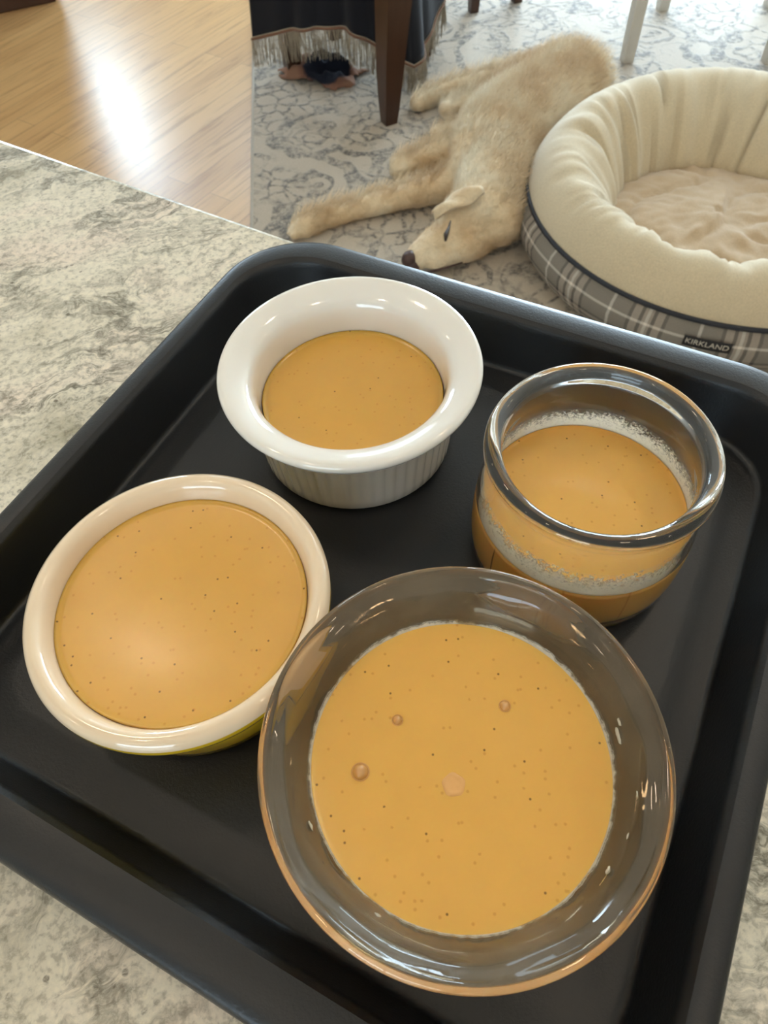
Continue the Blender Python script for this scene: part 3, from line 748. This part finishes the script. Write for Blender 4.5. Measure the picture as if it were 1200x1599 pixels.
def chair(name, label, cat, feet, mats, wf, wt, seat_h, back_pair, rz, z0, splay=0.0, group=None, curve=0.0):
    """feet: four floor points in order round the seat; back_pair: indices whose posts carry the backrest"""
    c = sum(feet, Vector((0, 0)))/4
    t = empty(name, label, cat, (c.x, c.y, 0), group=group); F = [p-c for p in feet]
    for p in F:
        top = p*(1-splay)
        obj('leg', taper_leg(p, top, wf, wt, z0, seat_h-.03, rz, curve), mats[0], t, smooth=False)
    bm = bmesh.new(); top = [bm.verts.new((p.x*1.0, p.y*1.0, seat_h-.035)) for p in F]; f = bm.faces.new(top)
    r = bmesh.ops.extrude_face_region(bm, geom=[f]); bmesh.ops.translate(bm, vec=(0, 0, .06), verts=[v for v in r['geom'] if isinstance(v, bmesh.types.BMVert)])
    bmesh.ops.recalc_face_normals(bm, faces=bm.faces[:]); bmesh.ops.bevel(bm, geom=bm.edges[:], offset=.012, segments=3, affect='EDGES', profile=.5)
    obj('seat', bm, mats[1], t)
    a, b_ = F[back_pair[0]], F[back_pair[1]]; out = ((a+b_)/2).normalized()
    bm = bmesh.new()
    for p in (a, b_):
        tube(bm, [Vector((p.x, p.y, seat_h)), Vector((p.x+out.x*.02, p.y+out.y*.02, seat_h+.25)), Vector((p.x+out.x*.06, p.y+out.y*.06, seat_h+.48))], wt*.4, 8)
    for h in (.2, .32, .44):
        q = out*(.015+.04*h/.44); tube(bm, [Vector((a.x+q.x, a.y+q.y, seat_h+h)), Vector((b_.x+q.x, b_.y+q.y, seat_h+h))], wt*.38, 8)
    obj('backrest', bm, mats[0], t)
    return t
V2 = lambda x, y: Vector((x, y))
near = V2(.092, 2.236)
chair('dining_chair', 'dark brown wooden chair under the navy fringed throw, its thick leg left of the dog', 'chair',
      [near, V2(.235, 2.66), V2(-.07, 2.83), V2(-.215, 2.40+.18)], (DW, SEATF), .040, .084, .47, (1, 2), .45, RZ, curve=.030)
chair('dining_chair', 'dark wooden chair far behind the dog, only two thin legs in view', 'chair',
      [V2(.445, 2.970), V2(.615, 3.03), V2(.50, 3.42), V2(.27, 3.34)], (DW, SEATF), .032, .044, .47, (2, 3), .3, RZ)
WP = simple('white_chair_paint', (206, 200, 190), .4)
chair('white_chair', 'pale painted chair with straight legs on the rug behind the dog bed', 'chair',
      [V2(.905, 2.530), V2(1.355, 2.462), V2(1.50, 2.86), V2(1.121, 2.89)], (WP, WP), .036, .040, .47, (2, 3), .1, RZ)

# ------------------------------------------------------------------ throw blanket
def throw():
    navy = mat_fabric('navy_weave', (8, 13, 28), 350, .9, .15, .1); brown = mat_fabric('rust_weave', (128, 92, 74), 300, .9, .3, .2)
    t = empty('throw_blanket', 'navy throw with beige fringe hanging over the dark chair down to the rug', 'blanket', (0, 2.5, 0)); O = Vector((0, 2.5, 0))
    NX = 90; NZ = 16
    # path of the hanging hem, left to right, in plan with bottom heights
    # the cloth goes over the seat (z .50) and hangs outside the chair legs
    hem = [(V2(-.315, 2.50), .155), (V2(-.22, 2.46), .185), (V2(-.12, 2.435), .200), (V2(-.02, 2.41), .200), (V2(.06, 2.385), .165), (V2(.13, 2.38), .12), (V2(.185, 2.405), .085), (V2(.235, 2.50), .110), (V2(.285, 2.62), .18), (V2(.31, 2.75), .26)]
    def H(u):
        x = u*(len(hem)-1); i = min(int(x), len(hem)-2); f = x-i; f = f*f*(3-2*f)*.5+f*.5
        return hem[i][0].lerp(hem[i+1][0], f), hem[i][1]*(1-f)+hem[i+1][1]*f
    cen = V2(.0, 2.62)
    bm = bmesh.new(); g = {}
    for s in (0, 1):
        for i in range(NX+1):
            u = i/NX; p, zb = H(u); out = (p-cen).normalized()
            fold = .010*math.sin(u*38)+.006*math.sin(u*71+1)
            for k in range(NZ+1):
                v = k/NZ; z = zb+(.505-zb)*v
                q = p+out*(fold*(1-v*.8)-.03*v-s*.004)
                g[s, i, k] = bm.verts.new((q.x-O.x, q.y-O.y, z))
            for k, (f, dz) in enumerate(((.25, .008), (.6, .010), (1, .010))):   # over the seat
                q = (p-out*.03).lerp(cen, f*.98); g[s, i, NZ+1+k] = bm.verts.new((q.x-O.x, q.y-O.y, .505+dz-s*.004))
        for i in range(NX):
            for k in range(NZ+3):
                f = (g[s, i, k], g[s, i+1, k], g[s, i+1, k+1], g[s, i, k+1]); bm.faces.new(f if s == 0 else f[::-1])
    for i in range(NX): bm.faces.new((g[0, i, 0], g[1, i, 0], g[1, i+1, 0], g[0, i+1, 0]))
    bmesh.ops.recalc_face_normals(bm, faces=bm.faces[:])
    obj('cloth', bm, navy, t)
    bm = bmesh.new()
    for i in range(NX*6):
        u = (i+.5)/(NX*6); p, zb = H(u); out = (p-cen).normalized(); l = .075+.015*random.random() if u < .5 else .06+.03*random.random()
        fold = .010*math.sin(u*38)+.006*math.sin(u*71+1)
        a = p+out*(fold+.001); r = random.uniform(-.006, .006); r2 = random.uniform(-.006, .006)
        tube(bm, [Vector((a.x-O.x, a.y-O.y, zb+.008)), Vector((a.x-O.x+r, a.y-O.y+r2, zb-l*.5)), Vector((a.x-O.x+r*2, a.y-O.y+r2*2, max(RZ+.002, zb-l)))], [.0014, .0012, .0008], 4)
    o = obj('fringe', bm, mat_fabric('fringe_yarn', (168, 156, 138), 200, .9, .35, .2), t); tag(o, 'beige knotted fringe', kind='stuff')
    # hem band
    bm = bmesh.new(); pts = []
    for i in range(NX+1):
        u = i/NX; p, zb = H(u); out = (p-cen).normalized(); fold = .010*math.sin(u*38)+.006*math.sin(u*71+1); q = p+out*(fold+.001); pts.append(Vector((q.x-O.x, q.y-O.y, zb+.002)))
    tube(bm, pts, .0045, 6); obj('hem', bm, brown, t)
    # corner of the throw crumpled on the rug
    bm = bmesh.new(); g = {}; n = 34; c = V2(-.115, 2.565)
    for i in range(n+1):
        for j in range(n+1):
            x, y = (i/n-.5), (j/n-.5); rr = math.hypot(x, y)
            ed = 1+.25*noise.noise(Vector((x*5, y*5, 9)))
            X = x*.27*ed; Y = y*.15*ed
            z = RZ+.004+max(0, .07*(1-(rr*1.8)**2))*(.65+.8*noise.noise(Vector((X*26, Y*26, 2))))+.012*abs(noise.noise(Vector((X*60, Y*60, 5))))
            g[i, j] = bm.verts.new((c.x+X*math.cos(-.5)-Y*math.sin(-.5)-O.x, c.y+X*math.sin(-.5)+Y*math.cos(-.5)-O.y, z))
    for i in range(n):
        for j in range(n): bm.faces.new((g[i, j], g[i+1, j], g[i+1, j+1], g[i, j+1]))
    o = obj('crumpled_corner', bm, None, t); o['label'] = 'navy and rust corner crumpled on the rug'
    m, nt, b = newmat('navy_rust_weave'); mp = coords(nt)
    nz = noi(nt, mp, 9, 4, .6)
    ob = coords(nt); sx = N(nt, 'ShaderNodeVectorMath', operation='DISTANCE'); L(nt, ob, 0, sx, 0); sx.inputs[1].default_value = (c.x+.02-O.x, c.y-.02-O.y, .05)
    ad = math_(nt, 'MULTIPLY', (nz, 0), .05); a2 = math_(nt, 'ADD', (sx, 'Value'), (ad, 0))
    r = ramp(nt, [(.07, lin((14, 20, 38))), (.10, lin((20, 24, 40))), (.104, lin((120, 84, 70))), (.13, lin((150, 112, 92)))]); L(nt, a2, 0, r, 0)
    L(nt, r, 0, b, 'Base Color'); b.inputs['Roughness'].default_value = .95; n3 = noi(nt, mp, 200, 3); bump(nt, b, n3, 0, .4, .002)
    o.data.materials.append(m)
    o.modifiers.new('thick', 'SOLIDIFY').thickness = .003
throw()

# ------------------------------------------------------------------ dark cabinet at the far left
def cabinet():
    a = at(0, 22, 0); b_ = at(130, -6, 0); d = (b_-a); rz = math.atan2(d.y, d.x)
    t = empty('sideboard', 'dark wooden furniture foot at the far left edge of the oak floor', 'sideboard', (a.x, a.y, 0), rz)
    bm = bmesh.new(); box(bm, (-.8, 0, .0), (.22, .4, .06), .004); obj('plinth', bm, DW, t, smooth=False)
    bm = bmesh.new(); box(bm, (-.82, -.01, .06), (.24, .42, .78), .006); obj('cabinet_body', bm, DW, t, smooth=False)
cabinet()
